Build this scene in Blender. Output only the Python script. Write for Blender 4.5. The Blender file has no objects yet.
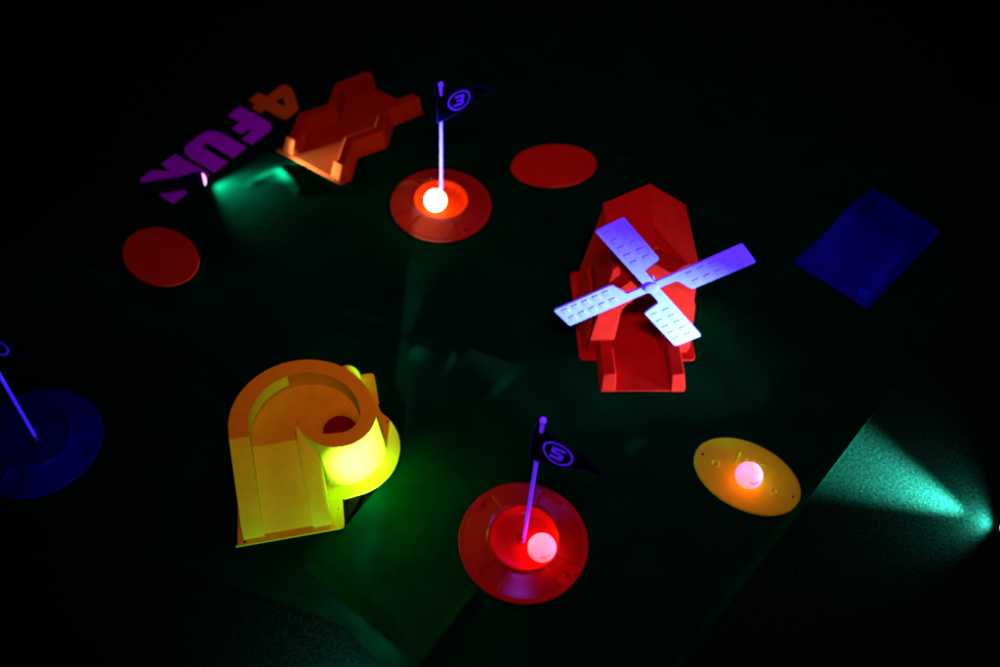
# Blacklight mini golf set on a dark mat: everything is laid out in metres on the floor plane z = 0.
import bpy, bmesh, math, random
import numpy as np
from mathutils import Vector, Matrix
random.seed(4)
PI = math.pi
sc = bpy.context.scene
COL = sc.collection
MAT_Z = 0.0046            # resting height of things on the mat

# ------------------------------------------------------------------ materials
def principled(name, base, rough=.45, spec=.5, coat=0., bump=None, mottled=.12, mscale=60., sss=0.):
    m = bpy.data.materials.new(name); m.use_nodes = True
    nt = m.node_tree; b = nt.nodes['Principled BSDF']
    b.inputs['Roughness'].default_value = rough
    b.inputs['Specular IOR Level'].default_value = spec
    b.inputs['Coat Weight'].default_value = coat
    b.inputs['Coat Roughness'].default_value = .2
    tc = nt.nodes.new('ShaderNodeTexCoord')
    n = nt.nodes.new('ShaderNodeTexNoise'); n.inputs['Scale'].default_value = mscale
    n.inputs['Detail'].default_value = 5
    nt.links.new(tc.outputs['Object'], n.inputs['Vector'])
    r = nt.nodes.new('ShaderNodeValToRGB')
    r.color_ramp.elements[0].position = .3; r.color_ramp.elements[1].position = .7
    r.color_ramp.elements[0].color = [c*(1-mottled) for c in base] + [1]
    r.color_ramp.elements[1].color = [min(1, c*(1+mottled)) for c in base] + [1]
    nt.links.new(n.outputs['Fac'], r.inputs['Fac'])
    nt.links.new(r.outputs['Color'], b.inputs['Base Color'])
    mr = nt.nodes.new('ShaderNodeMapRange')
    mr.inputs['To Min'].default_value = max(.05, rough-.08); mr.inputs['To Max'].default_value = rough+.1
    nt.links.new(n.outputs['Fac'], mr.inputs['Value']); nt.links.new(mr.outputs['Result'], b.inputs['Roughness'])
    if bump:
        n2 = nt.nodes.new('ShaderNodeTexNoise'); n2.inputs['Scale'].default_value = bump[0]; n2.inputs['Detail'].default_value = bump[3] if len(bump) > 3 else 3
        nt.links.new(tc.outputs['Object'], n2.inputs['Vector'])
        bp = nt.nodes.new('ShaderNodeBump'); bp.inputs['Strength'].default_value = bump[1]; bp.inputs['Distance'].default_value = bump[2]
        nt.links.new(n2.outputs['Fac'], bp.inputs['Height']); nt.links.new(bp.outputs['Normal'], b.inputs['Normal'])
    return m

ORANGE = principled('orange_plastic', (.27, .028, .0004), .45, .0, bump=(900, .15, .0004))
REDORANGE = principled('red_orange_plastic', (.37, .0075, .0005), .45, .0, bump=(900, .15, .0004))
CUPRED = principled('red_cup_plastic', (.27, .009, .0006), .22, .05, bump=(500, .1, .0004))
CUPORANGE = principled('orange_cup_plastic', (.26, .018, .0005), .3, .015, bump=(500, .1, .0004))
YELLOW = principled('yellow_plastic', (.66, .84, .0010), .45, .0, bump=(900, .15, .0004), mottled=.06)
HOLER = principled('hole_dark_red', (.36, .006, .0006), .6, .0)
PLATEY = principled('yellow_plate_plastic', (.31, .92, .0012), .45, .01, bump=(700, .15, .0004), mottled=.06)
BLUEP = principled('blue_plastic', (.001, .002, .056), .36, .05, bump=(900, .15, .0004))
WHITEP = principled('white_plastic', (.42, .19, .92), .4, .06, mottled=.05)
BLADEW = principled('blade_plastic', (.25, .23, .60), .45, .03, mottled=.06)
FLAGB = principled('flag_black', (.0008, .0008, .0014), .8, .0, bump=(260, .4, .002))
FLAGW = principled('flag_print', (.20, .14, .72), .6, .0, mottled=.06)
FLAGEDGE = principled('flag_hem', (.03, .02, .05), .5, .0)
DISCR = principled('orange_disc', (.36, .013, .0007), .9, .0, mottled=.14, mscale=300, bump=(1500, .3, .0005))
INKP = principled('purple_print', (.36, .004, .19), .9, .0, mottled=.08, mscale=400)
INKO = principled('orange_print', (.48, .24, .001), .9, .0, mottled=.08, mscale=400)
DARK = principled('dark_hole', (.004, .003, .003), .8, .1)
TORCHB = principled('torch_black', (.003, .003, .003), .7, .02)
MATM = principled('mat_green', (.0002, .030, .0009), .7, .0, mottled=.25, mscale=14, bump=(420, .25, .0006, 4))
INKRED = principled('ball_mark_ink', (.16, .004, .004), .6, .2)

def floor_material():
    m = principled('floor_speckled', (.0022, .019, .0010), 0.6, .0, mottled=.65, mscale=230)
    nt = m.node_tree; b = nt.nodes['Principled BSDF']
    tc = nt.nodes.new('ShaderNodeTexCoord')
    v = nt.nodes.new('ShaderNodeTexNoise'); v.inputs['Scale'].default_value = 175; v.inputs['Detail'].default_value = 6
    v.inputs['Roughness'].default_value = .75
    nt.links.new(tc.outputs['Object'], v.inputs['Vector'])
    bp = nt.nodes.new('ShaderNodeBump'); bp.inputs['Strength'].default_value = 1.; bp.inputs['Distance'].default_value = .0022
    nt.links.new(v.outputs['Fac'], bp.inputs['Height']); nt.links.new(bp.outputs['Normal'], b.inputs['Normal'])
    return m
FLOORM = floor_material()

def emitter(name, col, strength, col2=None, vec=(0, 0, 1), spec=.3):
    # glowing ball shell lit by a lamp inside that sits off centre
    m = bpy.data.materials.new(name); m.use_nodes = True
    nt = m.node_tree; b = nt.nodes['Principled BSDF']
    b.inputs['Base Color'].default_value = (.12, .2, .32, 1); b.inputs['Roughness'].default_value = .35
    b.inputs['Specular IOR Level'].default_value = spec
    tc = nt.nodes.new('ShaderNodeTexCoord'); n = nt.nodes.new('ShaderNodeTexNoise')
    n.inputs['Scale'].default_value = 55
    nt.links.new(tc.outputs['Object'], n.inputs['Vector'])
    d = nt.nodes.new('ShaderNodeVectorMath'); d.operation = 'DOT_PRODUCT'
    d.inputs[1].default_value = Vector(vec).normalized()/.0213
    nt.links.new(tc.outputs['Object'], d.inputs[0])
    mr = nt.nodes.new('ShaderNodeMapRange'); mr.inputs['From Min'].default_value = -1; mr.inputs['From Max'].default_value = 1
    nt.links.new(d.outputs['Value'], mr.inputs['Value'])
    ad = nt.nodes.new('ShaderNodeMath'); ad.operation = 'MULTIPLY_ADD'; ad.inputs[1].default_value = .25; 
    nt.links.new(n.outputs['Fac'], ad.inputs[0]); nt.links.new(mr.outputs['Result'], ad.inputs[2])
    r = nt.nodes.new('ShaderNodeValToRGB')
    r.color_ramp.elements[0].position = .15; r.color_ramp.elements[1].position = 1.
    r.color_ramp.elements[0].color = list(col)+[1]; r.color_ramp.elements[1].color = list(col2 or col)+[1]
    nt.links.new(ad.outputs[0], r.inputs['Fac'])
    nt.links.new(r.outputs['Color'], b.inputs['Emission Color']); b.inputs['Emission Strength'].default_value = strength
    return m

# ------------------------------------------------------------------ helpers
class MB:
    def __init__(s): s.v = []; s.f = []; s.mi = []
    def add(s, verts, faces, mi=0):
        o = len(s.v); s.v += [tuple(p) for p in verts]; s.f += [tuple(i+o for i in f) for f in faces]; s.mi += [mi]*len(faces)
    def box(s, a, b, mi=0):
        (x0, y0, z0), (x1, y1, z1) = a, b
        s.add([(x0,y0,z0),(x1,y0,z0),(x1,y1,z0),(x0,y1,z0),(x0,y0,z1),(x1,y0,z1),(x1,y1,z1),(x0,y1,z1)],
              [(3,2,1,0),(4,5,6,7),(0,1,5,4),(1,2,6,5),(2,3,7,6),(3,0,4,7)], mi)
    def prism(s, poly, z0, z1, mi=0, top=None):
        top = top or poly; n = len(poly)
        s.add([(x,y,z0) for x,y in poly]+[(x,y,z1) for x,y in top],
              [tuple(range(n-1,-1,-1)), tuple(range(n,2*n))]+[(i,(i+1)%n,n+(i+1)%n,n+i) for i in range(n)], mi)
    def loft(s, rings, mi=0, closed=True, cap=True):
        n = len(rings[0]); o = []
        for r in rings: o += list(r)
        f = []
        for k in range(len(rings)-1):
            for i in range(n if closed else n-1):
                j = (i+1) % n
                f.append((k*n+i, k*n+j, (k+1)*n+j, (k+1)*n+i))
        if cap:
            f.append(tuple(range(n-1,-1,-1))); f.append(tuple((len(rings)-1)*n+i for i in range(n)))
        s.add(o, f, mi)
    def lathe(s, prof, n=64, c=(0,0), mi=0):
        rings = [[(c[0]+r*math.cos(2*PI*i/n), c[1]+r*math.sin(2*PI*i/n), z) for i in range(n)] for r, z in prof]
        s.loft(rings, mi, True, False)
        for ring, flip in ((rings[0], True), (rings[-1], False)):
            pass
    def build(s, name, mats, parent=None, bevel=0., seg=2, sharp=38, smooth=True, weld=False):
        me = bpy.data.meshes.new(name); me.from_pydata(s.v, [], s.f); me.update()
        mats = mats if isinstance(mats, (list, tuple)) else [mats]
        for m in mats: me.materials.append(m)
        me.polygons.foreach_set('material_index', s.mi)
        bm = bmesh.new(); bm.from_mesh(me)
        if weld: bmesh.ops.remove_doubles(bm, verts=bm.verts, dist=1e-5)
        bmesh.ops.recalc_face_normals(bm, faces=bm.faces); bm.to_mesh(me); bm.free()
        if smooth:
            me.shade_smooth(); me.set_sharp_from_angle(angle=math.radians(sharp))
        o = bpy.data.objects.new(name, me); COL.objects.link(o)
        if parent is not None: o.parent = parent
        if bevel:
            b = o.modifiers.new('edge', 'BEVEL'); b.width = bevel; b.segments = seg; b.limit_method = 'ANGLE'; b.angle_limit = math.radians(32)
            b.harden_normals = False
        return o

def tag(o, label, cat, group=None):
    o['label'] = label; o['category'] = cat
    if group: o['group'] = group
    return o
def thing(name, label, cat, loc, rz=0., group=None):
    o = bpy.data.objects.new(name, None); COL.objects.link(o); o.empty_display_size = .02
    o.location = loc; o.rotation_euler = (0, 0, rz)
    return tag(o, label, cat, group)

def rounded(poly, r, n=5):
    # round the corners of a polygon; r may be a number or one number per corner
    out = []; m = len(poly)
    for i in range(m):
        p0, p, p1 = Vector(poly[i-1]), Vector(poly[i]), Vector(poly[(i+1) % m])
        rr = r[i] if isinstance(r, (list, tuple)) else r
        a, b = (p0-p), (p1-p); rr = min(rr, a.length*.45, b.length*.45)
        if rr <= 1e-6: out.append(tuple(p)); continue
        A, B = p+a.normalized()*rr, p+b.normalized()*rr
        for k in range(n+1):
            t = k/n; q = A*(1-t)**2 + p*2*t*(1-t) + B*t*t; out.append(tuple(q))
    return out

def pin_hole(x, y, z, parent, r=.0022):
    b = MB(); n = 16
    b.add([(x+r*math.cos(2*PI*i/n), y+r*math.sin(2*PI*i/n), z+.0004) for i in range(n)]+[(x+r*math.cos(2*PI*i/n), y+r*math.sin(2*PI*i/n), z-.002) for i in range(n)],
          [tuple(range(n))]+[(i, (i+1) % n, n+(i+1) % n, n+i) for i in range(n)])
    b.build('pin_hole', DARK, parent)

# ------------------------------------------------------------------ setting: floor, mat, printed letters
f = MB(); f.add([(-6,-4,0),(6,-4,0),(6,9,0),(-6,9,0)], [(0,1,2,3)])
fl = f.build('floor', FLOORM, smooth=False); fl['kind'] = 'structure'

def seg_d(P, a, b):
    a = np.array(a); b = np.array(b); d = b-a; L = np.hypot(*d)
    t = np.clip(((P-a) @ d)/L**2, 0, 1); q = a+t[:, None]*d
    return np.hypot(*(P-q).T), t
def mat_sheet():
    LT, TR, RB = np.array((-.214, 2.28)), np.array((1.22, 1.657)), np.array((.161, .242))
    bx = [-1.12, -.40, -.20, -.173, -.135, -.10, .161]; by = [.66, .492, .443, .434, .403, .380, .242]
    ns, nt = 330, 360
    S, T = np.meshgrid(np.linspace(0, 1, ns), np.linspace(0, 1, nt))
    x = np.interp(S, np.linspace(0, 1, 200), np.interp(np.linspace(0, 1, 200), [0, 1], [-1.12, .161]))
    low = np.stack([x, np.interp(x, bx, by)], -1)
    top = LT+(TR-LT)*S[..., None]
    P = (low*(1-T[..., None])+top*T[..., None]).reshape(-1, 2)
    X, Y = P.T
    h = .0026+.0003*(np.sin(9*X+4*Y)+np.sin(-5*X+11*Y+1.3))+.0004*np.sin(23*X-17*Y)+.0003*np.sin(41*X+29*Y+2)
    d, _ = seg_d(P, (.161, .242), (1.22, 1.657)); h += .0108*np.exp(-(d/.0085)**2)*(1+.15*np.sin(11*Y+1))
    def ridge(a, b, hh, w, side=0.):
        d, t = seg_d(P, a, b); e = np.minimum(1, np.minimum(t, 1-t)*6+.15)
        return hh*e*np.exp(-(d/w)**2)*(d < 4*w)
    pts = list(zip(bx, by))
    for a, b in zip(pts[1:-1], pts[2:]):
        d, _ = seg_d(P, a, b); h = h-.0016*np.exp(-(d/.012)**2)
    h += ridge((-.262, .520), (-.085, .404), .0036, .0075)
    h += ridge((-.075, .372), (.01, .515), .0040, .0065)
    h += ridge((.01, .515), (.25, .80), .0018, .012)
    h += ridge((-.150, .930), (-.070, .905), .0050, .020)
    h += ridge((-.075, .925), (.02, .86), .0030, .030)
    h += ridge((-.515, 1.262), (-.455, 1.322), .0030, .010)
    h += ridge((-.462, 1.322), (-.40, 1.255), .0075, .011)
    h += ridge((.20, 1.46), (.27, 1.43), .006, .012)
    h += ridge((.55, 1.55), (.30, 1.75), .003, .012)
    h += ridge((.36, .80), (.10, .76), .0022, .012)
    v = [(float(a), float(b), float(c)) for (a, b), c in zip(P, np.maximum(h, .0012))]
    idx = np.arange(ns*nt).reshape(nt, ns)
    q = np.stack([idx[:-1, :-1], idx[:-1, 1:], idx[1:, 1:], idx[1:, :-1]], -1).reshape(-1, 4).tolist()
    # skirt down to the floor along the border so that the sheet has a thickness
    border = list(idx[0, :])+list(idx[1:, -1])+list(idx[-1, -2::-1])+list(idx[-2:0:-1, 0])
    base = len(v); v += [(v[i][0], v[i][1], 0.0006) for i in border]; n = len(border)
    q += [(int(border[i]), base+i, base+(i+1) % n, int(border[(i+1) % n])) for i in range(n)]
    m = MB(); m.add(v, q)
    return m
mat = mat_sheet().build('play_mat', MATM, sharp=60)
tag(mat, 'large dark green mat with creases spread over the floor under the whole game', 'mat')

LO, LA = Vector((-.50888, 1.43101)), math.radians(-119.5)
def letter(poly, mats, label, hole=None):
    c, s = math.cos(LA), math.sin(LA)
    w = lambda p: (LO.x+p[0]*c*.001-p[1]*s*.001, LO.y+p[0]*s*.001+p[1]*c*.001)
    bm = bmesh.new()
    loops = [poly]+([hole] if hole else [])
    es = []
    for lp in loops:
        vs = [bm.verts.new((*w(p), .0052)) for p in lp]
        es += [bm.edges.new((vs[i], vs[(i+1) % len(vs)])) for i in range(len(vs))]
    bmesh.ops.triangle_fill(bm, use_beauty=True, use_dissolve=False, edges=es)
    ex = bmesh.ops.extrude_face_region(bm, geom=list(bm.faces))
    for e in ex['geom']:
        if isinstance(e, bmesh.types.BMVert): e.co.z = .0012
    bmesh.ops.recalc_face_normals(bm, faces=bm.faces)
    me = bpy.data.meshes.new('printed_letter'); bm.to_mesh(me); bm.free(); me.materials.append(mats)
    o = bpy.data.objects.new('printed_letter', me); COL.objects.link(o); o.parent = mat; o['label'] = label
R5 = 5
letter(rounded([(-67,-92),(-36,-92),(-36,-70),(-22,-70),(-22,-45),(-36,-45),(-36,9),(-78,9),(-120,-46),(-120,-70),(-67,-70)],
               [0,0,0,4,4,0,8,8,12,8,0]), INKO, 'orange block numeral 4', hole=[(-88,-45),(-67,-45),(-67,-16)])
letter(rounded([(-11,-91),(24,-91),(24,-57),(49,-57),(49,-31),(26,-31),(26,-20),(60,-20),(60,7),(-11,7)], [2,2,0,3,3,6,6,3,3,26], 7), INKP, 'purple block letter F')
letter(rounded([(72,4),(72,-93),(161,-93),(161,4),(125,4),(125,-68),(110,-68),(110,4)], [0,34,34,0,0,6,6,0], 8), INKP, 'purple block letter U')
letter(rounded([(171,3),(171,-91),(207,-91),(210,-60),(229,-93),(268,-93),(268,3),(231,3),(228,-28),(209,3)], [8,0,0,2,4,26,0,0,2,4], 6), INKP, 'purple block letter N, partly under a flashlight')

# ------------------------------------------------------------------ flat discs on the mat
def ellipse(a, b, n=96): return [(a*math.cos(2*PI*i/n), b*math.sin(2*PI*i/n)) for i in range(n)]
for (x, y, a, b, th, lab) in ((-.6222, 1.0655, .0792, .0594, 2.4765, 'flat dull orange disc alone on the mat below the purple lettering'),
                              (.0746, 1.4051, .0889, .0614, .3173, 'flat dull orange disc on the mat between the flag numbered 3 and the windmill')):
    m = MB(); m.prism(ellipse(a, b), 0, .0022, top=ellipse(a-.0008, b-.0008))
    o = m.build('start_disc', DISCR); o.location = (x, y, MAT_Z-.0015); o.rotation_euler.z = th
    tag(o, lab, 'disc', 'flat orange discs on the mat')

# ------------------------------------------------------------------ putting cups
NARROW = [math.radians(a) for a in (62, 141, 236, 325)]
def cup_mesh():
    prof = [(.0972,0,0),(.0972,.0016,0),(.0962,.0026,0),(.0900,.0030,0),(.0885,.0034,0),(.0870,.0040,.25),(.0845,.0048,.8),(.0740,.0080,1),(.0640,.0110,1),(.0570,.0131,.6),(.0555,.0139,.1),
            (.0543,.0152,0),(.0525,.0162,0),(.0505,.0160,0),(.0490,.0146,0),(.0468,.0095,0),(.0445,.0056,0),(.0415,.0041,0),(.030,.0036,0),(.0125,.0034,0),
            (.0090,.0040,0),(.0080,.0062,0),(.0060,.0064,0),(.0045,.0058,0),(.0042,.0012,0)]
    ang = sorted(set([round(2*PI*i/200, 5) for i in range(200)] + [round((a+s*(.21+e)) % (2*PI), 5) for a in NARROW for s in (-1, 1) for e in (-.012, .012)]))
    n = len(ang); rings = []
    for r, z, k in prof:
        ring = []
        for t in ang:
            inside = max(0., min(1., (.21+.012-min(abs((t-a+PI) % (2*PI)-PI) for a in NARROW))/.024))
            zz = z - k*inside*.0024
            ring.append((r*math.cos(t), r*math.sin(t), max(zz, .0012) if r < .0965 else z))
        rings.append(ring)
    m = MB(); m.loft(rings, cap=False); m.add(rings[-1], [tuple(range(n-1, -1, -1))])
    return m
CUPS = [((.066, .588), CUPRED, 'red', 0), ((-.138, 1.264), CUPORANGE, 'orange', math.radians(-14)), ((-.696, .671), BLUEP, 'blue', math.radians(30))]
clabel = {'red': 'red round putting cup with raised ring holding the flag numbered 5',
          'orange': 'orange round putting cup under the flag numbered 3 with a white glowing ball',
          'blue': 'dim dark blue round putting cup without a ball left of the yellow ramp'}
for (x, y), m, nm, rz in CUPS:
    t = thing('putting_cup', clabel[nm], 'golf cup', (x, y, MAT_Z-.001), rz, 'round putting cups with a flag')
    cup_mesh().build('cup_body', m, t, sharp=30)
    b = MB(); b.lathe([(.0001,.0020),(.0041,.0020)], 20); b.build('flag_socket', DARK, t)
    for a in (NARROW[1], NARROW[3]): pin_hole(.083*math.cos(a), .083*math.sin(a), .0042, t, .0018)

# ------------------------------------------------------------------ flags
FIVE = [(8,100),(92,100),(92,76),(36,76),(36,64),(70,64),(90,52),(90,14),(74,0),(8,0),(8,24),(60,24),(62,30),(62,38),(60,42),(8,42)]
THREE = [(8,100),(78,100),(92,88),(92,60),(84,50),(92,42),(92,12),(78,0),(8,0),(8,23),(60,23),(63,27),(63,36),(60,40),(26,40),(26,60),(60,60),(63,64),(63,73),(60,77),(8,77)]
def flag(base, top, tipdir, digit, label, hoist=.080, length=.104):
    base, top = Vector(base), Vector(top)
    ax = (top-base).normalized(); L = (top-base).length
    t = thing('pin_flag', label, 'flag', base, 0, 'numbered flags in the putting cups')
    p = MB(); d = Vector(tipdir); d = (d-ax*d.dot(ax)).normalized(); nrm = ax.cross(d)
    if nrm.y > 0: nrm = -nrm                       # normal on the side one sees from the front
    rings = []
    prof = [(.0015,0),(.0029,.001),(.0029,L-.006),(.0030,L-.006),(.0042,L-.004),(.0046,L-.001),(.0040,L+.002),(.0020,L+.004),(.0003,L+.0045)]
    for r, s in prof:
        rings.append([ax*s+d*(r*math.cos(2*PI*i/20))+nrm*(r*math.sin(2*PI*i/20)) for i in range(20)])
    p.loft(rings); p.build('pole', WHITEP, t, sharp=50)
    z0 = L-hoist+.002
    def surf(x, y, off=0.):
        # x along the flag, y up the hoist; the pole runs behind the cloth, and in front of it through the slot near the top
        k = min(1., max(0., (y-hoist*.66)/(hoist*.08)))
        k *= max(0., min(1., (.013-x)/.008))
        w = .0050-.0102*k
        w += .0030*math.sin(x*52+.5)-.00008*0
        return ax*(z0+y)+d*x+nrm*(w+off)
    pm = MB(); nx, ny = 30, 16; x0 = -.010
    def span(x):
        f_ = (x-x0)/(length-x0); return hoist*.5*f_, hoist*(1-.5*f_)
    front, back = [], []
    for i in range(nx+1):
        x = x0+(length-x0)*i/nx; a, b = span(x)
        for j in range(ny+1):
            y = a+(b-a)*j/ny; front.append(surf(x, y)); back.append(surf(x, y, -.0009))
    n = (nx+1)*(ny+1); F = []
    q = lambda i, j: i*(ny+1)+j
    for i in range(nx):
        for j in range(ny):
            mi = 0
            F.append((q(i,j), q(i+1,j), q(i+1,j+1), q(i,j+1))); F.append((n+q(i,j), n+q(i,j+1), n+q(i+1,j+1), n+q(i+1,j)))
        for j in (0, ny): F.append((q(i,j), q(i+1,j), n+q(i+1,j), n+q(i,j)))
    for j in range(ny):
        for i in (0, nx): F.append((q(i,j), q(i,j+1), n+q(i,j+1), n+q(i,j)))
    pm.add(front+back, F, 0)
    # pale cut edge of the cloth
    def strip(pts, w, mi):
        up = [surf(x, y, .0004) for x, y in pts]; 
        V = []; FF = []
        for i, (x, y) in enumerate(pts):
            a = Vector(pts[max(0, i-1)]); b = Vector(pts[min(len(pts)-1, i+1)]); tn = (b-a).normalized(); nn = Vector((-tn.y, tn.x))
            V += [surf(x, y, .0004), surf(x+nn.x*w, y+nn.y*w, .0004)]
        for i in range(len(pts)-1): FF.append((2*i, 2*i+1, 2*i+3, 2*i+2))
        pm.add(V, FF, mi)
    xs = [x0+(length-x0)*i/24 for i in range(25)]
    strip([(x, span(x)[1]) for x in xs], -.0008, 2); strip([(x, span(x)[0]) for x in xs], .0008, 2)
    strip([(x0, hoist*i/12) for i in range(13)], -.0008, 2)
    # ring and numeral
    cx, cy, R = .031, hoist*.50, .0205
    ring = []
    for i in range(56):
        a = 2*PI*i/56
        for r in (R, R-.0030): ring.append(surf(cx+1.08*r*math.cos(a), cy+r*math.sin(a), .0006))
    pm.add(ring, [(2*i, 2*((i+1) % 56), 2*((i+1) % 56)+1, 2*i+1) for i in range(56)], 1)
    bm = bmesh.new(); S = .0225/100
    dg = []
    pts = digit
    for i in range(len(pts)):
        a, b = Vector(pts[i]), Vector(pts[(i+1) % len(pts)]); k = max(1, int((b-a).length/14))
        dg += [a+(b-a)*j/k for j in range(k)]
    vs = [bm.verts.new(((p.x-50)*S*1.0+(p.y-50)*S*.12, (p.y-50)*S, 0)) for p in dg]
    es = [bm.edges.new((vs[i], vs[(i+1) % len(vs)])) for i in range(len(vs))]
    bmesh.ops.triangle_fill(bm, use_beauty=True, edges=es)
    bm.verts.index_update()
    pm.add([surf(cx+v.co.x, cy+v.co.y, .0006) for v in bm.verts], [tuple(v.index for v in f.verts) for f in bm.faces], 1); bm.free()
    pm.build('pennant', [FLAGB, FLAGW, FLAGEDGE], t, sharp=60)
    return t
ZC = MAT_Z+.0015
flag((.066, .585, ZC), (.0665, .632, .279), (.90, -.50, -.02), FIVE, 'white pole with black pennant numbered 5 standing in the red putting cup')
flag((-.138, 1.266, ZC), (-.1415, 1.268, .2875), (.84, .50, 0), THREE, 'white pole with black pennant numbered 3 standing in the orange putting cup')
flag((-.696, .673, ZC), (-.692, .684, .306), (.95, -.22, 0), THREE, 'dim leaning pole and dark pennant in the blue putting cup at the frame edge')

# ------------------------------------------------------------------ glowing balls
def ball(x, y, z, m, label, mark=True, rot=0.):
    t = thing('golf_ball', label, 'golf ball', (x, y, z), 0, 'glowing golf balls')
    R = .0213; me = bpy.data.meshes.new('shell'); bm = bmesh.new()
    bmesh.ops.create_uvsphere(bm, u_segments=48, v_segments=32, radius=R)
    # shallow dimples
    N = 220; ga = PI*(3-math.sqrt(5)); cs = []
    bm.to_mesh(me); bm.free(); me.shade_smooth(); me.materials.append(m)
    o = bpy.data.objects.new('shell', me); COL.objects.link(o); o.parent = t
    if mark:
        b = MB(); lat0 = math.radians(28)
        # two rows of short strokes, like a small printed name, on the side towards the camera
        cdir = Vector((0.30*math.cos(rot)-.05, -.80, .38)).normalized(); right = Vector((.92*math.cos(rot), .25, .35*math.sin(rot))); right = (right-cdir*right.dot(cdir)).normalized(); up = cdir.cross(right)
        rnd = random.Random(5)
        def stroke(a0, a1, v0, v1, w):
            P = []
            for k in range(5):
                s = k/4; u = a0+(a1-a0)*s; v = v0+(v1-v0)*s
                for e in (-w, w):
                    q = (cdir*R+right*u+up*(v+e)).normalized()*(R+.0002); P.append(q)
            b.add(P, [(2*k, 2*k+1, 2*k+3, 2*k+2) for k in range(4)])
        x_ = -.0080
        for k in range(7):
            wd = rnd.choice((.0014, .0018, .0021)); stroke(x_, x_+wd, rnd.uniform(-.0004, .0004)+.0011, rnd.uniform(-.0004, .0004)+.0011,   .0008 if k else .0013); x_ += wd+.0005
        x_ = -.0058
        for k in range(4):
            wd = rnd.choice((.0016, .002)); stroke(x_, x_+wd, -.0018, -.0017+rnd.uniform(-.0003, .0003), .0007); x_ += wd+.0004
        b.build('printed_mark', INKRED, t)
    return t
M5 = emitter('ball_glow_red', (18., .18, .22), 1., (19., .38, .15), (.5, .5, .6))
M3 = emitter('ball_glow_white', (38, 15, 6), 1., (38, 16, 7))
MY = emitter('ball_glow_orange', (9.5, .34, .32), 1., (10., .52, .22), (.8, .2, .4))
ball(.0925, .5700, MAT_Z+.0020+.0213, M5, 'pink red glowing ball lying in the red cup beside the flag numbered 5', True, .35)
ball(-.1475, 1.2500, MAT_Z+.0022+.0213, M3, 'white hot glowing ball lying in the orange cup with the flag numbered 3', False)
ball(.4085, .7240, MAT_Z+.0036+.0213, MY, 'pink orange glowing ball resting on the oval yellow plate', True, -.25)

# ------------------------------------------------------------------ oval yellow plate
t = thing('start_plate', 'oval yellow plastic plate with two pin holes carrying a glowing ball', 'plate', (.4134, .7370, MAT_Z-.001), 2.7319-PI)
m = MB(); A, B = .0873, .0626
rings = [[(x*s, y*s, z) for x, y in [(math.cos(2*PI*i/120)*(A-o), math.sin(2*PI*i/120)*(B-o)) for i in range(120)]] for s, o, z in
         ((1,0,0),(1,0,.0018),(1,.0010,.0028),(1,.0030,.0030),(1,.0050,.0031),(.5,.02,.0034),(.12,.025,.0035))]
m.loft(rings); m.build('plate', PLATEY, t, sharp=40)
for sx, sy in ((-.076, .0), (.076, .0)): pin_hole(sx, sy, .0031, t, .0021)
def bump(x, y):
    b = MB(); b.lathe([(.0072,.0028),(.0068,.0040),(.0056,.0046),(.0046,.0042),(.0036,.0035),(.0001,.0034)], 32, (x, y)); b.build('dimple', PLATEY, t)
bump(-.052, -.006); bump(.034, .012) if False else bump(.047, -.006)
# embossed strokes of lettering half hidden by the ball
e = MB(); c0 = Vector((-.014, .017)); dr = Vector((.86, .10)); 
def bar(p, q, w=.0013, h=.0064):
    p, q = Vector(p), Vector(q); n = (q-p).normalized(); n = Vector((-n.y, n.x))*w
    e.prism([tuple(p+n), tuple(p-n), tuple(q-n), tuple(q+n)], .003, h, top=[tuple(p+n*.5), tuple(p-n*.5), tuple(q-n*.5), tuple(q+n*.5)])
for a, b in (((-.024,.010),(-.024,.032)), ((-.012,.010),(-.012,.030)), ((-.012,.030),(.000,.012)), ((.000,.012),(.000,.031)), ((.010,.012),(.010,.029)), ((.010,.029),(.021,.031)), ((.010,.012),(.021,.010))):
    bar(a, b)
e.build('embossed_lettering', PLATEY, t)

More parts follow.
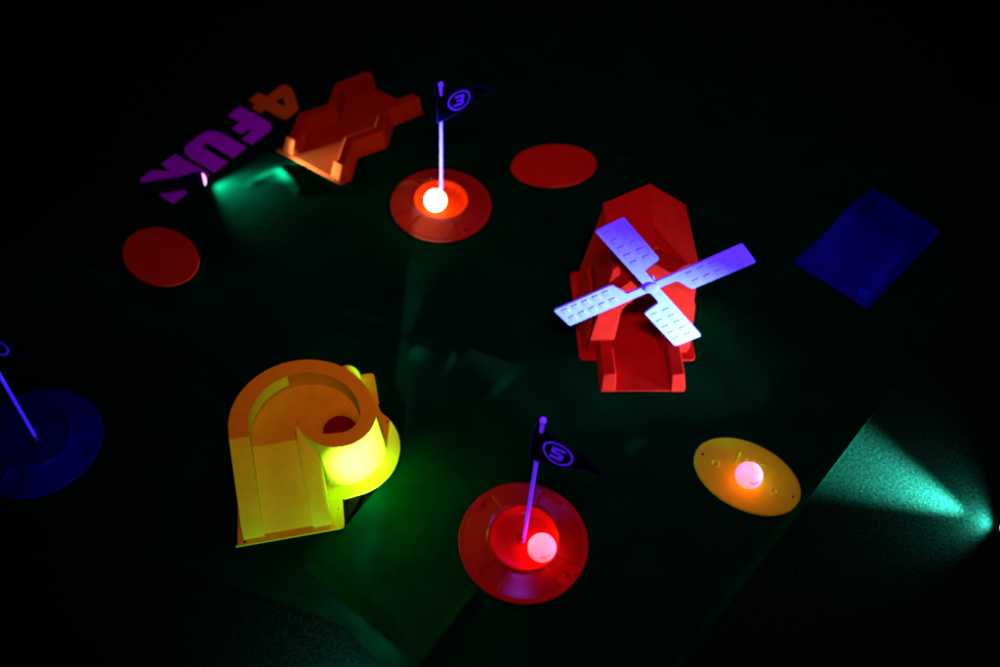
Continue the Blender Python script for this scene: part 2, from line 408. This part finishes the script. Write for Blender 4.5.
# ------------------------------------------------------------------ windmill
def windmill():
    t = thing('windmill_obstacle', 'red orange toy windmill with four pale blades and a ball trough in front', 'windmill', (.2475, .8755, MAT_Z), math.radians(7))
    M = REDORANGE
    b = MB(); b.prism(rounded([(-.100,.064),(.102,.064),(.102,.262),(-.100,.262)], .010), 0, .004); b.build('base_flange', M, t, bevel=.001)
    # body: tapered walls with an arched opening through the front
    zE, zR = .200, .245
    FB = lambda z: .080+.024*z/.20         # leaning front plane
    HW = lambda z: .087-.020*z/.20
    th = .006
    arch_hw, spring, N = .044, .095, 14
    arch = [(-arch_hw, .004), (-arch_hw+.002, spring)]+[((arch_hw-.002)*-math.cos(PI*k/N), spring+.040*math.sin(PI*k/N)) for k in range(1, N)]+[(arch_hw-.002, spring), (arch_hw, .004)]
    outer = [(-HW(.004), .004), (-HW(zE), zE), (-.010, zR), (HW(zE), zE), (HW(.004), .004)]
    def front_face(mb, off, mi=0):
        bm = bmesh.new(); loop = outer+arch[::-1]
        vs = [bm.verts.new((x, z, 0)) for x, z in loop]
        es = [bm.edges.new((vs[i], vs[(i+1) % len(vs)])) for i in range(len(vs))]
        bmesh.ops.triangle_fill(bm, use_beauty=True, edges=es); bm.verts.index_update()
        mb.add([(v.co.x, FB(v.co.y)+off, v.co.y) for v in bm.verts], [tuple(v.index for v in f.verts) for f in bm.faces], mi); bm.free()
    w = MB(); front_face(w, 0)
    # reveal round the arch, chamfered outwards
    deep = [(x*.93, max(.004, z-.003 if z > .02 else z)) for x, z in arch]
    V = [(x, FB(z), z) for x, z in arch]+[(x, FB(z)+.014, z) for x, z in deep]; n = len(arch)
    w.add(V, [(i, i+1, n+i+1, n+i) for i in range(n-1)])
    for s in (-1, 1):                      # side walls, with thickness
        o = [(s*HW(.004), FB(.004), .004), (s*HW(zE), FB(zE), zE), (s*HW(zE), .243, zE), (s*HW(.004), .253, .004)]
        i_ = [(x-s*th, y+(.004 if k < 2 else -.004), z) for k, (x, y, z) in enumerate(o)]
        w.add(o+i_, [(0,1,2,3), (4,5,6,7), (0,1,5,4), (1,2,6,5), (2,3,7,6), (3,0,4,7)])
    w.add([(-HW(.004),.253,.004),(HW(.004),.253,.004),(HW(zE),.243,zE),(0,.243,zR),(-HW(zE),.243,zE)], [(0,1,2,3,4)])
    w.build('wall', M, t, bevel=.0012, weld=True)
    for s in (-1, 1):                      # stepped pilasters along the flanks
        p = MB(); p.add([(s*.089,.082,.004),(s*.095,.090,.004),(s*.095,.200,.004),(s*.089,.206,.004),(s*.083,.104,.10),(s*.088,.112,.095),(s*.088,.190,.095),(s*.083,.196,.10)],
              [(0,1,5,4),(1,2,6,5),(2,3,7,6),(4,5,6,7),(0,3,7,4),(0,1,2,3)])
        p.build('side_rib', M, t, bevel=.001)
    r = MB()
    for s in (-1, 1):                      # two roof slopes, closed slabs
        a = [(-.010, FB(zR)-.002, zR), (s*(HW(zE)+.003), FB(zE)-.002, zE-.002), (s*(HW(zE)+.003), .246, zE-.002), (0, .246, zR)]
        d = [(x, y, z-.005) for x, y, z in a]
        r.add(a+d, [(0,1,2,3),(4,5,6,7),(0,1,5,4),(1,2,6,5),(2,3,7,6),(3,0,4,7)])
    r.build('roof', M, t, bevel=.0015, weld=True)
    # trough
    tr = MB(); tr.box((-.050,.001,.002), (.050,.230,.0055)); tr.build('trough_floor', M, t)
    for s in (-1, 1):
        rl = MB(); prof = [(0,.001),(0,.012),(.016,.031),(.086,.034),(.086,.001)]
        x0, x1 = s*.047, s*.0715
        rl.add([(x0,y,z) for y, z in prof]+[(x1-(s*.003 if z > .02 else 0),y,z) for y, z in prof], [(0,1,2,3,4),(9,8,7,6,5)]+[(k,(k+1) % 5,5+(k+1) % 5,5+k) for k in range(5)])
        rl.build('trough_rail', M, t, bevel=.0016, seg=3)
    # rotor: one hub, four blades, in the leaning plane in front of the facade
    yw, lean = -.053, .027; ex = Vector((math.cos(yw), math.sin(yw), 0)); ey = Vector((-math.sin(yw)*math.sin(lean), math.cos(yw)*math.sin(lean), math.cos(lean))); en = ey.cross(ex)*-1; en = en if en.y < 0 else -en
    hub = Vector((-.007, .083, .1785))
    W = lambda a, b, c: hub+ex*a+ey*b+en*c
    hb = MB(); hb.loft([[W(r*math.cos(2*PI*i/32), r*math.sin(2*PI*i/32), c) for i in range(32)] for r, c in ((.006,-.021),(.006,-.003),(.0115,-.003),(.0115,.0042),(.0095,.0052),(.005,.0055))])
    hb.build('hub', BLADEW, t)
    shape = rounded([(.006,-.0085),(.040,-.0085),(.050,-.0410),(.158,-.0410),(.158,.0080),(.006,.0080)], [0,5e-3,4e-3,4e-3,4e-3,0], 5)
    for k in range(4):
        th_ = .688+PI/2*k; c, s = math.cos(th_), math.sin(th_)
        R_ = lambda u, v, o: W(u*c-v*s, u*s+v*c, o)
        bl = MB(); n = len(shape)
        bl.add([R_(u, v, -.002) for u, v in shape]+[R_(u, v, .0015) for u, v in shape], [tuple(range(n-1,-1,-1)), tuple(range(n, 2*n))]+[(i,(i+1) % n,n+(i+1) % n,n+i) for i in range(n)])
        for i in range(5):
            for j in range(2):
                u0 = .0590+i*.0192; v0 = -.0345+j*.0215
                a = [(u0,v0),(u0+.0115,v0),(u0+.0115,v0+.0125),(u0,v0+.0125)]; ii = [(u0+.0005,v0+.0005),(u0+.0110,v0+.0005),(u0+.0110,v0+.0120),(u0+.0005,v0+.0120)]
                bl.add([R_(u,v,.0015) for u,v in a]+[R_(u,v,.0025) for u,v in ii], [(4,5,6,7)]+[(q,(q+1) % 4,4+(q+1) % 4,4+q) for q in range(4)])
        bl.build('blade', BLADEW, t, bevel=.0004, sharp=30)
    return t
windmill()

# ------------------------------------------------------------------ yellow spiral ramp
def spiral():
    t = thing('spiral_ramp', 'yellow spiral ramp rising to a platform that drops into a round hole', 'ramp', (-.356, .533, MAT_Z-.0016), math.radians(17.2))
    Y = YELLOW
    mm = lambda L: [(a*.001, b*.001) for a, b in L]
    cc = (182, 132); arc = [(cc[0]+83*math.cos(math.radians(a)), cc[1]+83*math.sin(math.radians(a))) for a in range(-78, 43, 6)]
    plate = rounded([(0,-1),(162,-1),(165,46)], [7,7,5])+arc+rounded([(243,205),(243,266),(150,268),(60,252),(18,214),(1,180)], [3,8,8,20,20,20])
    b = MB(); b.prism(mm(plate), 0, .004); b.build('base_flange', Y, t, bevel=.0009)
    # --- wall: swept along the outer path, then round the funnel to its tip
    zt = lambda v: .0270+(.100-.0270)*max(0, min(1, (v-20)/(122-20)))
    st = []   # (outer, inner, z_top)
    st.append(((16,7),(46,7),.0042)); st.append(((16,20),(45.7,20),.0270))
    for v in (50, 74, 98, 122): st.append(((16+.6*v/122, v),(45+.6*v/122, v), zt(v)))
    c2, hc = (124, 137), (176, 137)
    for a in range(174, -1, -6):
        r = math.radians(a); ri = 79+ (85-79)*min(1, max(0, (150-a)/90))
        st.append(((c2[0]+108*math.cos(r), c2[1]+108*math.sin(r)), (c2[0]+ri*math.cos(r), c2[1]+ri*math.sin(r)), .100))
    for a in range(-6, -186, -6):
        r = math.radians(a); k = max(0, (-a-120)/62); k2 = max(0, (-a-100)/82)
        ro = 57+5*k*k; ri = 33+ (60-33)*k2**1.5
        st.append(((hc[0]+ro*math.cos(r), hc[1]+ro*math.sin(r)), (hc[0]+min(ri, ro-1.5)*math.cos(r), hc[1]+min(ri, ro-1.5)*math.sin(r)), .100))
    rings = []
    n = len(st)
    for i, (o, q, z) in enumerate(st):
        o = Vector(o); q = Vector(q); d = (o-q).normalized() if i > 5 else Vector((-1, 0))
        flare = 3+(9*min(1, max(0, (i-30)/5))) if i > 5 else 2
        if i > n-10: flare = 12*max(0, (n-1-i)/10)
        fl_ = d*flare*z/.1
        zb = .004
        rings.append([((o+fl_).x*.001, (o+fl_).y*.001, zb), (o.x*.001, o.y*.001, z), (q.x*.001, q.y*.001, z), (q.x*.001, q.y*.001, zb)])
    w = MB(); w.loft(rings); w.build('outer_wall', Y, t, bevel=.0008, sharp=32)
    # --- right rail of the ramp, dying into the funnel tip
    rr = MB(); sec = []
    for v, z in ((7,.0042),(20,.0270),(50,zt(50)),(80,zt(80)),(105,zt(105)),(128,.0985)):
        k = (v-9)/119
        sec.append([((117-5*k)*.001, v*.001, .004), ((117-5*k)*.001, v*.001, z), ((145-5*k if v < 85 else 141-.45*(v-85))*.001, v*.001, z), ((146-5*k if v < 85 else 142-.45*(v-85))*.001, v*.001, .004)])
    rr.loft(sec); rr.build('ramp_rail', Y, t, bevel=.0008, sharp=32)
    # --- ramp floor and platform with funnel
    ra = MB(); zf = lambda v: .0055+.0605*max(0, min(1, (v-12)/112)) - (.0004 if v > 123 else 0)
    pv = (11, 12, 40, 70, 100, 124, 150)
    ra.loft([[(x*.001, v*.001, z) for x, z in ((36, .004), (36, zf(v) if v > 11 else .0045), (124, zf(v) if v > 11 else .0045), (124, .004))] for v in pv])
    ra.build('ramp_floor', Y, t, sharp=20)
    mid = [Vector(((o[0]+q[0])/2, (o[1]+q[1])/2)) for o, q, z in st[5:]]
    poly = [Vector((30, 122))]+mid+[Vector((118, 122))]
    hp = Vector((175.5, 138))
    def reach(a):
        d = Vector((math.cos(a), math.sin(a))); best = 1e9
        for i in range(len(poly)):
            p, q = poly[i], poly[(i+1) % len(poly)]; e = q-p; den = d.x*e.y-d.y*e.x
            if abs(den) < 1e-9: continue
            w_ = p-hp; s = (w_.x*e.y-w_.y*e.x)/den; u = (w_.x*d.y-w_.y*d.x)/den
            if s > 1 and -1e-6 <= u <= 1+1e-6: best = min(best, s)
        return best if best < 1e8 else 60
    pl = MB(); na = 240; prof = [(25.2,.0515),(26.2,.0555),(28.5,.0585),(32,.0615),(37,.0640),(44,.0656)]
    rings = []
    for r, z in prof: rings.append([((hp.x+min(r, reach(2*PI*i/na)-1)*math.cos(2*PI*i/na))*.001, (hp.y+min(r, reach(2*PI*i/na)-1)*math.sin(2*PI*i/na))*.001, z) for i in range(na)])
    rings.append([((hp.x+max(45, reach(2*PI*i/na))*math.cos(2*PI*i/na))*.001 if reach(2*PI*i/na) > 45 else (hp.x+reach(2*PI*i/na)*math.cos(2*PI*i/na))*.001,
                   (hp.y+max(45, reach(2*PI*i/na))*math.sin(2*PI*i/na))*.001 if reach(2*PI*i/na) > 45 else (hp.y+reach(2*PI*i/na)*math.sin(2*PI*i/na))*.001, .0662) for i in range(na)])
    pl.loft(rings, cap=False); pl.build('platform', Y, t, sharp=50)
    tb = MB(); tr = [[((hp.x+r*math.cos(2*PI*i/64))*.001, (hp.y+r*math.sin(2*PI*i/64))*.001, z) for i in range(64)] for r, z in ((25.2,.0520),(24,.0048))]
    tb.loft(tr, cap=False); tb.add(tr[1], [tuple(range(64))]); tb.build('drop_hole', HOLER, t, sharp=50)
    # --- exit tunnel behind the funnel
    ex = MB(); ex.loft([[((198+x)*.001, v*.001, z) for x, z in [(22*math.cos(PI*k/12), .004+.040*math.sin(PI*k/12)) for k in range(13)]] for v in (190, 262)])
    ex.build('exit_tunnel', Y, t, bevel=.0008)
    for x, y in ((17, 3.6), (251, 168), (156, 31)): pin_hole(x*.001, y*.001, .004, t, .0018 if x != 156 else .0008)
spiral()

# ------------------------------------------------------------------ orange zigzag lane
def zigzag():
    t = thing('zigzag_lane', 'orange zigzag lane with raised side walls beside the large printed lettering', 'lane', (-.480, 1.364, MAT_Z), math.radians(-28.2))
    H = .040
    vs = [0, 22, 80, 138, 196, 268]; sh = [6, 14, -14, 14, -14, 12]
    def at(v): return float(np.interp(v, vs, sh))
    b = MB(); pts = [(x, v) for x, v in zip([8+s-14 for s in sh], vs)]; pr = [(x, v) for x, v in zip([156+s for s in sh], vs)]
    b.prism([(x*.001, v*.001) for x, v in pr]+[(x*.001, v*.001) for x, v in reversed(pts)], 0, .004); b.build('base_flange', ORANGE, t, bevel=.001)
    fl_ = MB(); fl_.prism([((x-26)*.001, v*.001+.004) for x, v in pr[:-1]]+[((130+sh[-1])*.001, .266)]+[((30+sh[-1])*.001, .266)]+[((x+30)*.001, v*.001+.004) for x, v in reversed(pts[:-1])], .003, .0062)
    fl_.build('lane_floor', ORANGE, t)
    for side in (-1, 1):
        rings = []
        for k, v in enumerate((4, 14, 22, 80, 138, 196, 266)):
            s = at(v); hh = .0042 if k == 0 else H
            if side < 0: o, oi, i_, ib = 3+s, 9+s, 29+s, 35+s
            else: o, oi, i_, ib = 153+s, 147+s, 127+s, 121+s
            rings.append([(o*.001, v*.001, .003), (oi*.001, v*.001, hh), (i_*.001, v*.001, hh), (ib*.001, v*.001, .003)])
        w = MB(); w.loft(rings); w.build('side_wall', ORANGE, t, bevel=.0014, sharp=28)
zigzag()

# ------------------------------------------------------------------ blue hump bridge
def bridge():
    t = thing('bridge_ramp', 'dim blue humped bridge ramp with two side rails on the far right of the mat', 'ramp', (.539, 1.203, MAT_Z), math.radians(-37.9))
    b = MB(); b.prism([(x*.001, y*.001) for x, y in rounded([(-3,1),(157,1),(165,281),(36,292),(8,284)], [8,8,10,10,10])], 0, .004); b.build('base_flange', BLUEP, t, bevel=.001)
    hz = lambda v: .006+.034*(.5-.5*math.cos(2*PI*min(1, max(0, (v-14)/250))))
    V = [14, 16]+list(range(24, 262, 8))+[264]
    d = MB(); d.loft([[(.028, v*.001, .003), (.028, v*.001, hz(v)), (.132, v*.001, hz(v)), (.132, v*.001, .003)] for v in V]); d.build('deck', BLUEP, t, sharp=30)
    for x0, x1 in ((.012, .034), (.124, .146)):
        r = MB(); r.loft([[(x0-.003, v*.001, .003), (x0, v*.001, hz(v)+(.002 if v < 16 else .018)), (x1, v*.001, hz(v)+(.002 if v < 16 else .018)), (x1, v*.001, .003)] for v in V]); r.build('side_rail', BLUEP, t, bevel=.001, sharp=30)
bridge()

# ------------------------------------------------------------------ flashlights lying on the floor and the mat
SPEC = (.45, 1.0, 14.0)
def torch(x, y, z, ang, label, spill=10., beam=10., cone=30., aim=0., body=.115, pitch=0., spill_size=150, spill_yaw=0.):
    t = thing('flashlight', label, 'flashlight', (x, y, z), ang, 'small flashlights shining low across the ground')
    b = MB(); n = 32
    ring = lambda r, u: [(u, r*math.cos(2*PI*i/n), .0162+r*math.sin(2*PI*i/n)) for i in range(n)]
    b.loft([ring(.0105,-body), ring(.0125,-body+.002), ring(.0125,-.040), ring(.0135,-.036), ring(.0160,-.026), ring(.0160,-.003), ring(.0150,-.001), ring(.0135,-.001), ring(.0125,-.008)])
    b.build('body', TORCHB, t, sharp=30)
    g = MB(); g.loft([ring(.0125,-.0075), ring(.0124,-.001), ring(.0110,.0016), ring(.0080,.0034), ring(.0040,.0044), ring(.0010,.0046)]); 
    lm = bpy.data.materials.get('torch_lens')
    if not lm:
        lm = bpy.data.materials.new('torch_lens'); lm.use_nodes = True; p = lm.node_tree.nodes['Principled BSDF']
        p.inputs['Base Color'].default_value = (.2, .2, .3, 1); p.inputs['Emission Color'].default_value = (.75, .35, 1, 1); p.inputs['Emission Strength'].default_value = 2.2
    g.build('lens', lm, t)
    mx = max(SPEC); colr = [c/mx for c in SPEC]
    for nm, P, size, blend, dz, rad in (('torch_spill', spill, spill_size, .7, .0145, .006), ('torch_beam', beam, cone, 1., .0200, .006)):
        if P <= 0: continue
        L = bpy.data.lights.new(nm, 'SPOT'); L.energy = P*mx; L.color = colr; L.spot_size = math.radians(size); L.spot_blend = blend; L.shadow_soft_size = rad+.003
        o = bpy.data.objects.new(nm, L); COL.objects.link(o); o.parent = t; o.location = (.0055, 0, dz)
        o.rotation_euler = (PI/2-math.radians(pitch if nm == 'torch_beam' else 0), 0, -PI/2+math.radians(spill_yaw if nm == 'torch_spill' else 0))
    return t
torch(-.592, 1.252, MAT_Z-.001, math.radians(22), 'black flashlight lying across the letter N and lighting the orange lane', 4.6, 75., 33., pitch=-2, spill_size=120, spill_yaw=-28)
torch(.808, .690, 0, math.radians(155), 'flashlight on the floor at the right frame edge throwing a teal beam', 3.6, 165., 47., pitch=0)
torch(-.140, .268, .010, math.radians(95), 'flashlight on the floor below the frame lighting the yellow spiral ramp', 2.0, 250., 20., pitch=-4, spill_size=125, spill_yaw=18)

# ------------------------------------------------------------------ blacklight overhead, world, camera
for loc, en_, sx, sp_, aim_ in (((.12, .0, 1.95), 8.2, .5, 55, (.14, 1.16, 0)), ((.45, 2.35, 1.75), 6, .5, 150, (.0, 1.0, 0))):
    L = bpy.data.lights.new('blacklight', 'AREA'); L.shape = 'RECTANGLE'; L.size = sx; L.size_y = .10; L.energy = en_; L.spread = math.radians(sp_); L.color = (.32, .045, 1.0)
    o = bpy.data.objects.new('blacklight', L); COL.objects.link(o); o.location = loc
    o.rotation_euler = (Vector(aim_)-o.location).to_track_quat('-Z', 'Y').to_euler()

w = bpy.data.worlds.new('World'); sc.world = w; w.use_nodes = True
bg = w.node_tree.nodes['Background']; bg.inputs['Color'].default_value = (.10, .02, .12, 1); bg.inputs['Strength'].default_value = .004

cam = bpy.data.cameras.new('camera'); co = bpy.data.objects.new('camera', cam); COL.objects.link(co); sc.camera = co
R = Matrix(((0.9949226573809062, -0.1006424653419992, 0.0), (0.08059578557964235, 0.7967469088730358, -0.5989145870222753), (0.06027624056720709, 0.59587369246439, 0.8008129103928942)))
co.matrix_world = Matrix.Translation((0, 0, 1.3)) @ R.to_4x4()
cam.sensor_width = 36; cam.lens = .930*36; cam.clip_start = .02; cam.clip_end = 60
cam.dof.use_dof = True; cam.dof.focus_distance = 1.36; cam.dof.aperture_fstop = 2.0; cam.dof.aperture_blades = 0

sc.view_settings.view_transform = 'Standard'; sc.view_settings.look = 'None'
sc.view_settings.exposure = 0; sc.view_settings.gamma = 1
sc.cycles.use_denoising = True
sc.cycles.max_bounces = 8
sc.cycles.sample_clamp_indirect = 4
